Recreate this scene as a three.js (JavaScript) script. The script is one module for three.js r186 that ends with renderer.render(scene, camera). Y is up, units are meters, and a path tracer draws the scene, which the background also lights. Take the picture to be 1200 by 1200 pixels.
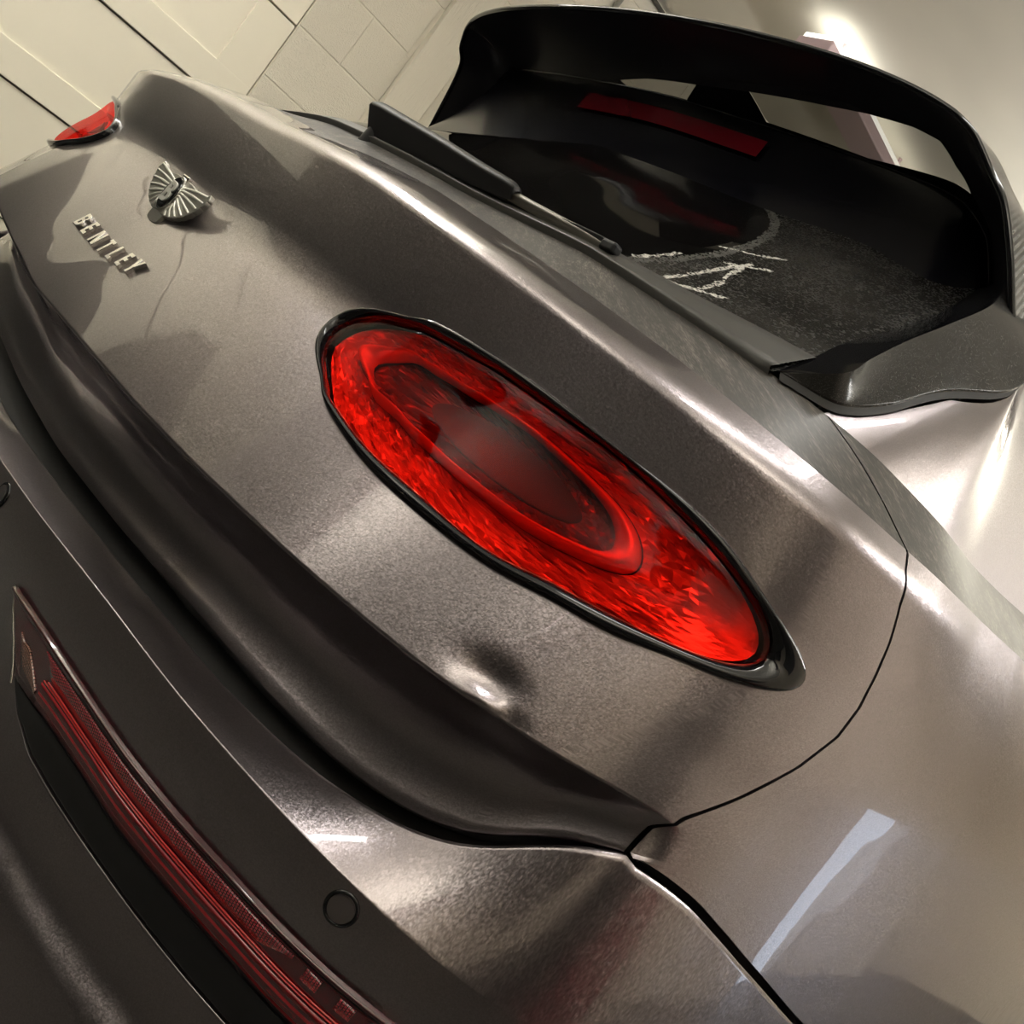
import * as THREE from 'three';
import { RectAreaLightUniformsLib } from 'three/addons/lights/RectAreaLightUniformsLib.js';
import { RoundedBoxGeometry } from 'three/addons/geometries/RoundedBoxGeometry.js';
import { FontLoader } from 'three/addons/loaders/FontLoader.js';
import { TextGeometry } from 'three/addons/geometries/TextGeometry.js';
import { mergeGeometries } from 'three/addons/utils/BufferGeometryUtils.js';

// ---------------------------------------------------------------- camera, sky, exposure
const scene = new THREE.Scene();
const renderer = new THREE.WebGLRenderer({ antialias: true });
renderer.toneMapping = THREE.LinearToneMapping;
renderer.toneMappingExposure = 3.1;
renderer.shadowMap.enabled = true;
RectAreaLightUniformsLib.init();
scene.background = new THREE.Color(0.75, 0.85, 1.0);      // overcast daylight outside the side door

const camera = new THREE.PerspectiveCamera(54.58, 1, 0.02, 60);
{
  const yaw = 0.78563, pitch = -0.0639, roll = 0.65436;    // hand-held phone, tilted clockwise
  const f = new THREE.Vector3(-Math.sin(yaw) * Math.cos(pitch), Math.sin(pitch), -Math.cos(yaw) * Math.cos(pitch));
  const r = new THREE.Vector3().crossVectors(f, new THREE.Vector3(0, 1, 0)).normalize();
  const u = new THREE.Vector3().crossVectors(r, f);
  camera.position.set(1.2571, 1.0433, 0.5004);
  camera.up.copy(r.multiplyScalar(-Math.sin(roll)).addScaledVector(u, Math.cos(roll)));
  camera.lookAt(camera.position.clone().add(f));
}

// ---------------------------------------------------------------- helpers
let seed = 20240611;
const rnd = () => { seed = (seed * 1664525 + 1013904223) >>> 0; return seed / 4294967296; };
const V = (x, y, z) => new THREE.Vector3(x, y, z);
const clamp = (x, a, b) => Math.min(b, Math.max(a, x));
const lerp = (a, b, t) => a + (b - a) * t;
const sstep = (a, b, x) => { const t = clamp((x - a) / (b - a), 0, 1); return t * t * (3 - 2 * t); };
const taken = {};
const numbered = n => { if (!(n in taken)) { taken[n] = 0; return n; } return n + '_' + String(++taken[n]).padStart(3, '0'); };
function mesh(name, geo, mat, parent) {
  const m = new THREE.Mesh(geo, mat); m.name = parent ? name : numbered(name);
  m.castShadow = m.receiveShadow = true; (parent || scene).add(m); return m;
}
function thing(name, label, category, pos = [0, 0, 0], group) {
  const g = new THREE.Group(); g.name = numbered(name); g.position.set(...pos);
  g.userData = { label, category }; if (group) g.userData.group = group; scene.add(g); return g;
}
function struct(name, label, category, geo, mat) {
  const m = mesh(name, geo, mat); m.userData = { kind: 'structure', label, category }; return m;
}
const box = (w, h, d, x = 0, y = 0, z = 0) => new THREE.BoxGeometry(w, h, d).translate(x, y, z);
const rbox = (w, h, d, r, x = 0, y = 0, z = 0) => new RoundedBoxGeometry(w, h, d, 2, r).translate(x, y, z);
// uniform Catmull-Rom over points
function crom(P, t) {
  const n = P.length; t = clamp(t, 0, n - 1); const i = Math.min(Math.floor(t), n - 2), s = t - i;
  const b = P[i], c = P[i + 1], a = i > 0 ? P[i - 1] : b.map((x, k) => 2 * x - c[k]), d = i < n - 2 ? P[i + 2] : c.map((x, k) => 2 * x - b[k]);
  return b.map((_, k) => b[k] + .5 * s * (c[k] - a[k] + s * (2 * a[k] - 5 * b[k] + 4 * c[k] - d[k] + s * (3 * (b[k] - c[k]) + d[k] - a[k]))));
}
function interp(xs, ys, x) {
  if (x <= xs[0]) return ys[0];
  for (let i = 1; i < xs.length; i++) if (x <= xs[i]) return lerp(ys[i - 1], ys[i], (x - xs[i - 1]) / (xs[i] - xs[i - 1]));
  return ys[ys.length - 1];
}
// grid of points -> smooth mesh; pts[i][j] = [x,y,z]; uv in metres by arc length; skip(i,j) leaves a quad out
function gridGeo(pts, { closeI = false, flip = false, skip = null, flat = false } = {}) {
  const ni = pts.length, nj = pts[0].length, pos = [], uv = [], idx = [];
  const mid = Math.floor(nj / 2), midI = Math.floor(ni / 2);
  const au = [0], av = [0], dist = (a, b) => Math.hypot(a[0] - b[0], a[1] - b[1], a[2] - b[2]);
  for (let i = 1; i < ni; i++) au.push(au[i - 1] + dist(pts[i][mid], pts[i - 1][mid]));
  for (let j = 1; j < nj; j++) av.push(av[j - 1] + dist(pts[midI][j], pts[midI][j - 1]));
  for (let i = 0; i < ni; i++) for (let j = 0; j < nj; j++) { pos.push(...pts[i][j]); uv.push(au[i], av[j]); }
  const I = closeI ? ni : ni - 1;
  for (let i = 0; i < I; i++) for (let j = 0; j < nj - 1; j++) {
    if (skip && skip(i, j)) continue;
    const i2 = (i + 1) % ni, a = i * nj + j, b = i2 * nj + j, c = i2 * nj + j + 1, d = i * nj + j + 1;
    if (flip) idx.push(a, c, b, a, d, c); else idx.push(a, b, c, a, c, d);
  }
  let g = new THREE.BufferGeometry();
  g.setAttribute('position', new THREE.Float32BufferAttribute(pos, 3));
  g.setAttribute('uv', new THREE.Float32BufferAttribute(uv, 2));
  g.setIndex(idx);
  if (flat) g = g.toNonIndexed();
  g.computeVertexNormals(); return g;
}
function tubeGeo(pts, r, seg = 6, n = 0) {
  const c = new THREE.CatmullRomCurve3(pts.map(p => V(...p)));
  return new THREE.TubeGeometry(c, n || pts.length * 4, r, seg, false);
}
function dataTex(w, h, fn, { srgb = false, repeat = null } = {}) {
  const d = new Uint8Array(w * h * 4);
  for (let y = 0; y < h; y++) for (let x = 0; x < w; x++) { const c = fn(x, y), o = (y * w + x) * 4; d[o] = c[0]; d[o + 1] = c[1]; d[o + 2] = c[2]; d[o + 3] = c.length > 3 ? c[3] : 255; }
  const t = new THREE.DataTexture(d, w, h, THREE.RGBAFormat); t.wrapS = t.wrapT = THREE.RepeatWrapping;
  t.magFilter = THREE.LinearFilter; t.minFilter = THREE.LinearMipmapLinearFilter; t.generateMipmaps = true;
  if (srgb) t.colorSpace = THREE.SRGBColorSpace; if (repeat) t.repeat.set(...repeat); t.needsUpdate = true; return t;
}
const toS = l => Math.round(255 * (l <= .0031308 ? 12.92 * l : 1.055 * Math.pow(l, 1 / 2.4) - .055));
// tiling value noise
function tileNoise(n, cells) {
  const g = []; for (let i = 0; i < cells * cells; i++) g.push(rnd());
  return (x, y) => { const fx = x / n * cells, fy = y / n * cells, i = Math.floor(fx), j = Math.floor(fy), s = fx - i, t = fy - j, a = s * s * (3 - 2 * s), b = t * t * (3 - 2 * t);
    const q = (p, r) => g[((r % cells + cells) % cells) * cells + (p % cells + cells) % cells];
    return lerp(lerp(q(i, j), q(i + 1, j), a), lerp(q(i, j + 1), q(i + 1, j + 1), a), b); };
}
const lin = (r, g, b) => new THREE.Color().setRGB(r, g, b);
const std = o => new THREE.MeshPhysicalMaterial({ side: THREE.DoubleSide, ...o });

// ---------------------------------------------------------------- materials
const flakeN = dataTex(512, 512, () => { const a = rnd() * 6.283, k = 12 * Math.sqrt(rnd()); return [128 + Math.cos(a) * k, 128 + Math.sin(a) * k, 252]; }, { repeat: [2.6, 2.6] });
const flakeC = dataTex(512, 512, () => { const k = 205 + rnd() * 50; return [k, k - 1, k - 3]; }, { repeat: [2.9, 2.9] });
const dn1 = tileNoise(512, 256), dn2 = tileNoise(512, 60), dn3 = tileNoise(512, 14);
const dustM = dataTex(512, 512, (x, y) => { const s = clamp((dn1(x, y) * .5 + dn2(x, y) * .35 + dn3(x, y) * .35) * 1.5 - .62, 0, 1); const l = lerp(.035, .30, s * s * .9 + .1 * rnd()); return [toS(l * .62), toS(l * .54), toS(l * .47)]; }, { srgb: true, repeat: [3, 3] });
const M = {};
M.paint = std({ name: 'metallic_paint', color: lin(.295, .260, .276), metalness: 1, roughness: .31, map: flakeC, normalMap: flakeN, normalScale: new THREE.Vector2(1, 1), clearcoat: 1, clearcoatRoughness: .02 });
M.dusty = std({ name: 'dusty_paint', color: lin(1, 1, 1), map: dustM, metalness: .12, roughness: .6, clearcoat: .3, clearcoatRoughness: .25 });
M.gloss = std({ name: 'gloss_black', color: lin(.006, .006, .007), roughness: .05 });
M.semi = std({ name: 'semi_gloss_black', color: lin(.004, .004, .006), roughness: .2, specularIntensity: .4 });
M.satin = std({ name: 'satin_black', color: lin(.012, .012, .013), roughness: .45, specularIntensity: .45 });
M.gap = std({ name: 'gap_and_seal_black', color: lin(.022, .022, .023), roughness: .7 });  // black for the dark backing of gaps as well as rubber seals
M.chrome = std({ name: 'chrome', color: lin(.78, .77, .74), metalness: 1, roughness: .14 });
M.chromeDark = std({ name: 'worn_chrome', color: lin(.45, .44, .40), metalness: .75, roughness: .34 });
M.paleMetal = std({ name: 'pale_metal', color: lin(.72, .71, .66), metalness: .45, roughness: .38 });

// ---------------------------------------------------------------- the car's skin: rows (top to bottom) of points along the tail, round the corner and up the flank
const TAB = [
  [[0.0,1.229,-0.105],[0.1,1.228,-0.1044],[0.2,1.2253,-0.1039],[0.3,1.2218,-0.105],[0.4,1.2213,-0.1067],[0.5,1.2218,-0.1101],[0.55,1.2199,-0.114],[0.6298,1.2153,-0.1244],[0.711,1.2112,-0.139],[0.7767,1.2078,-0.1639],[0.8276,1.2041,-0.203],[0.8522,1.2017,-0.2558],[0.8642,1.201,-0.304],[0.8664,1.2011,-0.3521],[0.8661,1.2018,-0.3976],[0.8681,1.2033,-0.438],[0.8705,1.2054,-0.4772],[0.8721,1.2069,-0.5],[0.8776,1.2143,-0.5997],[0.8835,1.2239,-0.7504],[0.8879,1.2199,-0.95],[0.89,1.21,-1.1997],[0.8943,1.2,-1.6001],[0.8952,1.19,-2.2003]],
  [[0.0,1.1976,-0.06],[0.1,1.1991,-0.0594],[0.2,1.1992,-0.0589],[0.3,1.1979,-0.06],[0.4,1.1923,-0.0617],[0.5,1.1857,-0.0651],[0.55,1.1821,-0.069],[0.6391,1.1759,-0.0804],[0.7293,1.1689,-0.0979],[0.8018,1.1624,-0.1266],[0.8583,1.1579,-0.1701],[0.8872,1.1567,-0.2275],[0.9023,1.1575,-0.2801],[0.9072,1.1591,-0.3331],[0.9089,1.1609,-0.3837],[0.9123,1.1627,-0.4294],[0.9154,1.1647,-0.474],[0.9171,1.1657,-0.5],[0.9226,1.1654,-0.5997],[0.9285,1.1651,-0.7504],[0.9329,1.168,-0.95],[0.935,1.168,-1.1997],[0.9393,1.16,-1.6001],[0.9402,1.15,-2.2003]],
  [[0.0,1.1615,0.008],[0.1,1.1634,0.0087],[0.2,1.164,0.0092],[0.3,1.1633,0.0072],[0.4,1.1586,0.0039],[0.5,1.1531,-0.0031],[0.55,1.1502,-0.0088],[0.6506,1.1452,-0.027],[0.7464,1.1393,-0.0589],[0.8203,1.1341,-0.0995],[0.8765,1.1294,-0.1501],[0.9072,1.1264,-0.2111],[0.922,1.1254,-0.268],[0.9285,1.1252,-0.3233],[0.9316,1.1258,-0.3762],[0.9355,1.1274,-0.425],[0.939,1.1295,-0.4726],[0.9408,1.1306,-0.4998],[0.9462,1.131,-0.6],[0.9516,1.1314,-0.7504],[0.9555,1.1346,-0.9498],[0.9568,1.1347,-1.1996],[0.9583,1.1264,-1.6],[0.9569,1.1164,-2.2002]],
  [[0.0,1.0388,0.0114],[0.1,1.0421,0.0121],[0.2,1.0444,0.0126],[0.3,1.0455,0.0106],[0.4,1.044,0.0071],[0.5,1.0424,0.0],[0.55,1.0416,-0.0058],[0.6512,1.0407,-0.0244],[0.7472,1.0386,-0.057],[0.8214,1.0385,-0.0978],[0.8797,1.04,-0.1467],[0.9138,1.0402,-0.2057],[0.9316,1.0418,-0.262],[0.9424,1.0437,-0.317],[0.9491,1.046,-0.3703],[0.9548,1.049,-0.4213],[0.9587,1.0517,-0.4715],[0.9605,1.053,-0.4996],[0.9658,1.0549,-0.6002],[0.9709,1.057,-0.7504],[0.9742,1.0608,-0.9497],[0.9749,1.0609,-1.1996],[0.9742,1.052,-1.5999],[0.9709,1.042,-2.2001]],
  [[0.0,0.9414,0.0522],[0.1,0.9457,0.053],[0.2,0.9494,0.0534],[0.3,0.952,0.0509],[0.4,0.9531,0.0465],[0.5,0.9544,0.0372],[0.55,0.9553,0.0303],[0.6581,0.9577,0.0077],[0.7575,0.9586,-0.0336],[0.8325,0.9625,-0.0815],[0.8906,0.968,-0.1347],[0.9259,0.9693,-0.1958],[0.9435,0.9717,-0.2546],[0.9553,0.9741,-0.311],[0.9629,0.977,-0.3657],[0.9689,0.9807,-0.4185],[0.9731,0.9839,-0.4706],[0.975,0.9854,-0.4995],[0.9802,0.9885,-0.6004],[0.9851,0.9921,-0.7505],[0.988,0.9966,-0.9495],[0.9882,0.9966,-1.1996],[0.9859,0.9872,-1.5998],[0.9811,0.9772,-2.2]],
  [[0.0,0.8368,0.11],[0.1,0.8422,0.111],[0.2,0.8474,0.1113],[0.3,0.8516,0.108],[0.4,0.8554,0.1022],[0.5,0.86,0.0899],[0.55,0.8627,0.0815],[0.6679,0.8685,0.053],[0.772,0.8728,-0.0004],[0.848,0.8809,-0.0587],[0.9047,0.8911,-0.1193],[0.9392,0.8942,-0.1849],[0.9545,0.8981,-0.2478],[0.965,0.9014,-0.3066],[0.9713,0.9052,-0.3629],[0.9767,0.9099,-0.4171],[0.981,0.9136,-0.4702],[0.9829,0.9152,-0.4995],[0.988,0.9198,-0.6005],[0.9928,0.9249,-0.7505],[0.9955,0.9299,-0.9495],[0.9955,0.93,-1.1996],[0.9922,0.92,-1.5997],[0.9866,0.91,-2.1999]],
  [[0.0,0.726,0.06],[0.1,0.729,0.0612],[0.2,0.733,0.0616],[0.3,0.74,0.0572],[0.4,0.747,0.0491],[0.5,0.754,0.0349],[0.55,0.758,0.0258],[0.6568,0.761,0.0003],[0.755,0.766,-0.0396],[0.8299,0.789,-0.0856],[0.888,0.846,-0.1367],[0.9279,0.874,-0.1943],[0.9475,0.878,-0.2516],[0.961,0.878,-0.3088],[0.9686,0.876,-0.3643],[0.9752,0.873,-0.4175],[0.9807,0.871,-0.4698],[0.9832,0.869,-0.4997],[0.99,0.865,-0.6003],[0.9957,0.861,-0.7502],[0.9986,0.86,-0.9496],[0.9985,0.86,-1.2005],[0.9952,0.85,-1.6003],[0.9896,0.84,-2.1995]],
  [[0.0,0.709,0.085],[0.1,0.712,0.0861],[0.2,0.72,0.0865],[0.3,0.728,0.0825],[0.4,0.736,0.0754],[0.5,0.742,0.0621],[0.55,0.745,0.0531],[0.6616,0.749,0.0264],[0.7637,0.757,-0.0198],[0.8398,0.783,-0.0696],[0.9001,0.845,-0.1244],[0.9378,0.868,-0.1863],[0.9559,0.869,-0.246],[0.9685,0.866,-0.305],[0.9757,0.862,-0.362],[0.9819,0.858,-0.4158],[0.9875,0.855,-0.4696],[0.9901,0.853,-0.4998],[0.997,0.85,-0.6001],[1.0018,0.846,-0.7502],[1.0035,0.845,-0.9503],[1.0035,0.845,-1.2],[1.0002,0.83,-1.6],[0.9946,0.82,-2.2]],
  [[0.0,0.704,0.125],[0.1,0.706,0.126],[0.2,0.7076,0.1263],[0.3,0.7156,0.123],[0.4,0.7243,0.117],[0.5,0.7323,0.105],[0.55,0.7349,0.0967],[0.6709,0.737,0.0686],[0.7811,0.7341,0.0195],[0.8616,0.7286,-0.0378],[0.9212,0.7249,-0.1013],[0.9569,0.7241,-0.1707],[0.9721,0.7236,-0.2356],[0.9822,0.723,-0.2984],[0.987,0.7217,-0.3576],[0.9912,0.7205,-0.4146],[0.9954,0.7201,-0.4693],[0.9975,0.72,-0.5],[1.003,0.72,-0.5998],[1.0069,0.72,-0.7501],[1.0084,0.7198,-0.9499],[1.0084,0.71,-1.2002],[1.0052,0.7,-1.5998],[0.9996,0.7,-2.2002]],
  [[0.0,0.659,0.121],[0.1,0.661,0.122],[0.2,0.6626,0.1223],[0.3,0.6706,0.119],[0.4,0.6793,0.113],[0.5,0.6873,0.101],[0.55,0.6899,0.0927],[0.6701,0.692,0.0646],[0.7794,0.6891,0.0158],[0.8594,0.6836,-0.0411],[0.9189,0.6799,-0.1037],[0.955,0.6791,-0.1723],[0.9707,0.6786,-0.2365],[0.9815,0.678,-0.2987],[0.9867,0.6767,-0.3577],[0.9912,0.6755,-0.4146],[0.9954,0.6751,-0.4693],[0.9975,0.675,-0.5],[1.003,0.675,-0.5998],[1.0069,0.675,-0.7501],[1.0084,0.6748,-0.9499],[1.0084,0.665,-1.2002],[1.0052,0.655,-1.5998],[0.9996,0.655,-2.2002]],
  [[0.0,0.574,0.095],[0.1,0.576,0.096],[0.2,0.5776,0.0963],[0.3,0.5856,0.093],[0.4,0.5943,0.087],[0.5,0.6023,0.075],[0.55,0.6049,0.0667],[0.6647,0.607,0.0392],[0.7689,0.6041,-0.0079],[0.8451,0.5986,-0.0623],[0.9039,0.5949,-0.1198],[0.9419,0.5941,-0.1829],[0.9607,0.5936,-0.2428],[0.9749,0.593,-0.3018],[0.9832,0.5917,-0.3588],[0.9892,0.5905,-0.415],[0.9934,0.5901,-0.4695],[0.9955,0.59,-0.5],[1.001,0.59,-0.5998],[1.0049,0.59,-0.7501],[1.0064,0.5898,-0.9499],[1.0064,0.58,-1.2002],[1.0032,0.57,-1.5998],[0.9976,0.57,-2.2002]],
  [[0.0,0.504,0.094],[0.1,0.506,0.095],[0.2,0.5076,0.0953],[0.3,0.5156,0.092],[0.4,0.5243,0.086],[0.5,0.5323,0.074],[0.55,0.5349,0.0657],[0.6644,0.537,0.0382],[0.7685,0.5341,-0.0089],[0.8445,0.5286,-0.0632],[0.9024,0.5249,-0.1214],[0.939,0.5241,-0.1852],[0.9563,0.5236,-0.2455],[0.9691,0.523,-0.3045],[0.9761,0.5217,-0.3611],[0.9814,0.5205,-0.4165],[0.9854,0.5201,-0.47],[0.9875,0.52,-0.5],[0.993,0.52,-0.5998],[0.9969,0.52,-0.7501],[0.9984,0.5198,-0.9499],[0.9984,0.51,-1.2002],[0.9952,0.5,-1.5998],[0.9896,0.5,-2.2002]],
  [[0.0,0.454,0.111],[0.1,0.456,0.112],[0.2,0.4576,0.1123],[0.3,0.4656,0.109],[0.4,0.4743,0.103],[0.5,0.4823,0.091],[0.55,0.4849,0.0827],[0.668,0.487,0.0549],[0.7754,0.4841,0.0067],[0.8537,0.4786,-0.0495],[0.9109,0.4749,-0.1123],[0.9442,0.4741,-0.1809],[0.9573,0.4736,-0.2449],[0.9653,0.473,-0.3063],[0.9683,0.4717,-0.3637],[0.9716,0.4705,-0.4184],[0.9755,0.4701,-0.4707],[0.9775,0.47,-0.5],[0.983,0.47,-0.5998],[0.9869,0.47,-0.7501],[0.9884,0.4698,-0.9499],[0.9884,0.46,-1.2002],[0.9852,0.45,-1.5998],[0.9796,0.45,-2.2002]],
  [[0.0,0.304,0.105],[0.1,0.306,0.106],[0.2,0.3076,0.1063],[0.3,0.3156,0.103],[0.4,0.3243,0.097],[0.5,0.3323,0.085],[0.55,0.3349,0.0767],[0.6667,0.337,0.049],[0.7729,0.3341,0.0012],[0.8502,0.3286,-0.0547],[0.9052,0.3249,-0.1184],[0.9354,0.3241,-0.1881],[0.9452,0.3236,-0.2525],[0.9499,0.323,-0.3134],[0.9502,0.3217,-0.3695],[0.952,0.3205,-0.4222],[0.9555,0.3201,-0.4721],[0.9575,0.32,-0.5],[0.963,0.32,-0.5998],[0.9669,0.32,-0.7501],[0.9684,0.3198,-0.9499],[0.9684,0.31,-1.2002],[0.9652,0.3,-1.5998],[0.9596,0.3,-2.2002]]
];
const WST = [0.0,0.0,0.0,0.0,0.0,0.0,0.0,0.0,0.0,0.0182,0.1676,0.381,0.5896,0.784,0.9314,0.9988,1.0,1.0,1.0,1.0,1.0,1.0,1.0,1.0];
const OUT = {"c":[7.5595,3.3325],"r":[3.184,3.231,3.279,3.313,3.307,3.244,3.131,2.99,2.849,2.725,2.619,2.527,2.445,2.379,2.332,2.303,2.284,2.271,2.262,2.264,2.288,2.337,2.411,2.5,2.592,2.673,2.735,2.777,2.813,2.865,2.948,3.063,3.185,3.276,3.305,3.265,3.173,3.052,2.92,2.782,2.639,2.498,2.379,2.296,2.249,2.218,2.181,2.132,2.084,2.061,2.077,2.122,2.174,2.215,2.244,2.269,2.3,2.333,2.355,2.359,2.351,2.35,2.373,2.427,2.506,2.6,2.703,2.809,2.915,3.01,3.085,3.14]};
const INN = {"c":[7.3425,3.2995],"r":[2.887,2.919,2.938,2.939,2.911,2.844,2.733,2.586,2.425,2.272,2.149,2.063,2.011,1.981,1.961,1.943,1.927,1.922,1.936,1.971,2.023,2.08,2.134,2.187,2.243,2.312,2.394,2.486,2.578,2.667,2.752,2.832,2.901,2.95,2.967,2.947,2.892,2.81,2.705,2.585,2.454,2.324,2.206,2.106,2.025,1.958,1.901,1.864,1.858,1.887,1.941,1.993,2.02,2.017,1.999,1.992,2.009,2.044,2.077,2.091,2.09,2.095,2.13,2.204,2.307,2.415,2.512,2.592,2.661,2.726,2.788,2.843]};
const RING = {"c":[6.7595,3.183],"r":[1.948,1.885,1.775,1.656,1.549,1.452,1.35,1.24,1.134,1.047,0.991,0.958,0.934,0.909,0.886,0.874,0.878,0.897,0.919,0.941,0.965,1.0,1.052,1.117,1.184,1.248,1.315,1.394,1.491,1.603,1.711,1.798,1.858,1.894,1.917,1.932,1.934,1.913,1.862,1.787,1.699,1.615,1.544,1.482,1.424,1.362,1.296,1.231,1.175,1.13,1.093,1.057,1.019,0.985,0.96,0.95,0.949,0.948,0.941,0.933,0.939,0.974,1.041,1.121,1.193,1.246,1.295,1.371,1.495,1.659,1.821,1.928]};
const DARK = {"c":[7.286,3.172],"r":[0.825,0.817,0.804,0.787,0.766,0.742,0.716,0.689,0.665,0.645,0.629,0.618,0.612,0.607,0.603,0.597,0.588,0.58,0.576,0.578,0.589,0.604,0.62,0.635,0.65,0.665,0.682,0.699,0.716,0.733,0.752,0.773,0.796,0.816,0.829,0.833,0.826,0.813,0.795,0.775,0.752,0.728,0.704,0.682,0.663,0.645,0.625,0.606,0.589,0.579,0.576,0.577,0.578,0.577,0.575,0.575,0.58,0.591,0.603,0.616,0.627,0.636,0.647,0.66,0.676,0.694,0.716,0.742,0.769,0.794,0.814,0.824]};

for (const r of TAB) { const e = r[r.length - 1]; r.push([e[0] * .995, e[1] - .01, -3.2], [e[0] * .97, e[1] - .04, -4.1], [e[0] * .86, e[1] - .08, -4.75]); WST.push(1); WST.push(1); WST.push(1); }
WST.length = TAB[0].length;
const UMAX = TAB[0].length - 1;
const EXT = TAB.map(r => [r[3], r[2], r[1]].map(p => [-p[0], p[1], p[2]]).concat(r));
const SEG = [[0, 1], [1, 5], [5, 6], [6, 7], [7, 8], [8, 13]];
const ramp = (x, e) => x < -e ? 0 : x > e ? x : (x + e) ** 2 / (4 * e);
const oTail = h => 4.706 * h - 4.65 * ramp(h - .085, .035) + .98 * ramp(h - .44, .07);
// point of the skin: u = station from the centre line (negative: left side), v = row
function S(u, v) {
  const a = Math.abs(u); v = clamp(v, 0, 13);
  const [s, e] = SEG.find(q => v <= q[1]);
  const rows = []; for (let k = s; k <= e; k++) rows.push(crom(EXT[k], a + 3));
  let p;
  if (s === 1) {                                           // tailgate face: rounded shoulder, upright band, sloping face; on the flank one soft curve
    const h = crom([[0], [.10], [.44], [.71], [1]], v - 1)[0], w = interp(WST.map((_, i) => i), WST, a), o = lerp(oTail(h), 1 - (1 - h) ** 2, w), A = rows[0], B = rows[4];
    p = [lerp(A[0], B[0], o), lerp(A[1], B[1], h), lerp(A[2], B[2], o)];
  } else if (s === 5) {                                           // hollow under the crease
    const t = v - 5, [A, B] = rows, [nx, nz] = [A[0] - B[0], A[2] - B[2]], K = [B[0] - nx * .8, lerp(A[1], B[1], .36), B[2] - nz * .8];
    p = A.map((x, k) => (1 - t) * (1 - t) * x + 2 * t * (1 - t) * K[k] + t * t * B[k]);
  } else p = e - s > 1 ? crom(rows, v - s) : rows[0].map((x, k) => lerp(x, rows[1][k], v - s));
  const kb = sstep(9.5, 10.7, a);
  if (kb > 0 && v > 4) {                                   // on the flank the steps of tailgate edge and bumper lip fade into one smooth side
    const R = [3, 4, 5, 8, 9, 10, 11].map(k => crom(EXT[k], a + 3)), y = p[1], n = R.length;
    let i = 1; while (i < n - 2 && y < R[i + 1][1]) i++;
    const tan = (m, k) => m === 0 ? (R[1][k] - R[0][k]) / (R[1][1] - R[0][1]) : m === n - 1 ? (R[m][k] - R[m - 1][k]) / (R[m][1] - R[m - 1][1]) : (R[m + 1][k] - R[m - 1][k]) / (R[m + 1][1] - R[m - 1][1]);
    const h = R[i + 1][1] - R[i][1], t = clamp((y - R[i][1]) / h, 0, 1), w = kb * sstep(4, 4.6, v) * (1 - sstep(9.5, 10.5, v));
    for (const k of [0, 2]) { const q = (2 * t ** 3 - 3 * t * t + 1) * R[i][k] + (t ** 3 - 2 * t * t + t) * h * tan(i, k) + (3 * t * t - 2 * t ** 3) * R[i + 1][k] + (t ** 3 - t * t) * h * tan(i + 1, k); p[k] = lerp(p[k], q, w); }
  }
  if (u < 0) { p[0] = -p[0]; if (v < 1) p[1] -= (1 - v) * .03 * sstep(.5, 4, a); }
  return p;
}
function N(u, v) {
  const h = .02, [s, e] = SEG.find(q => clamp(v, 0, 13) <= q[1]);
  const v0 = Math.max(s + 1e-4, v - h), v1 = Math.min(e, v + h);
  const a = S(u + h, clamp(v, s + 1e-4, e)), b = S(u - h, clamp(v, s + 1e-4, e)), c = S(u, v0), d = S(u, v1);
  const n = V(a[0] - b[0], a[1] - b[1], a[2] - b[2]).cross(V(c[0] - d[0], c[1] - d[1], c[2] - d[2])).normalize();
  return [n.x, n.y, n.z];
}
const off = (p, n, h) => [p[0] + n[0] * h, p[1] + n[1] * h, p[2] + n[2] * h];
const SH = (u, v, h) => off(S(u, v), N(u, v), h);
// the dent pressed into the lower corner of the tailgate
function dent(u, v) {
  const g = (cu, cv, su, sv) => Math.exp(-(((u - cu) / su) ** 2) - (((v - cv) / sv) ** 2));
  return u < 0 ? 0 : -.0048 * g(8.45, 4.76, .24, .14) + .0028 * g(8.55, 4.94, .16, .05) - .003 * g(8.78, 4.98, .12, .09);
}
const skin = (u, v) => off(S(u, v), N(u, v), dent(u, v));

// wheel arches
const ARCH = [[-1.02, .37], [-3.95, .37]], inArch = p => ARCH.some(([z, y]) => Math.hypot(p[2] - z, p[1] - y) < .385);
function snapArch(P) {                                       // pull the cells that straddle an arch onto its edge
  const inn = P.map(c => c.map(p => Math.abs(p[0]) > .7 && inArch(p)));
  for (let i = 1; i < P.length - 1; i++) for (let j = 1; j < P[0].length - 1; j++) if (inn[i][j]) {
    let e = false; for (let a = -1; a < 2; a++) for (let b = -1; b < 2; b++) if (!inn[i + a][j + b]) e = true;
    if (e) { const p = P[i][j], [z, y] = ARCH.find(([z, y]) => Math.hypot(p[2] - z, p[1] - y) < .385), d = .386 / Math.max(.05, Math.hypot(p[2] - z, p[1] - y)); P[i][j] = [p[0], y + (p[1] - y) * d, z + (p[2] - z) * d]; }
  }
  return P;
}
const archSkip = P => (i, j) => Math.abs(P[i][j][0]) > .7 && inArch(P[i][j].map((x, k) => (x + P[i + 1][j + 1][k]) / 2));
// shut lines
const HV = [0, .245, .613, 1, 1.066, 1.723, 2.166, 2.503, 2.79, 3.076, 3.458, 3.937, 4.474, 4.906, 5.4, 6], HU = [9.335, 9.846, 10.525, 11.13, 11.16, 11.2, 11.399, 11.656, 11.781, 11.838, 11.763, 11.458, 10.981, 10.531, 10.31, 10.27];
const uH = v => interp(HV, HU, v);
const vG = u => interp([10.3, 11.1, 12.65, 15.32, 17, 19.3, 20.2], [7.0, 7.105, 7.266, 7.512, 7.7, 7.95, 13], u);

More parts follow.
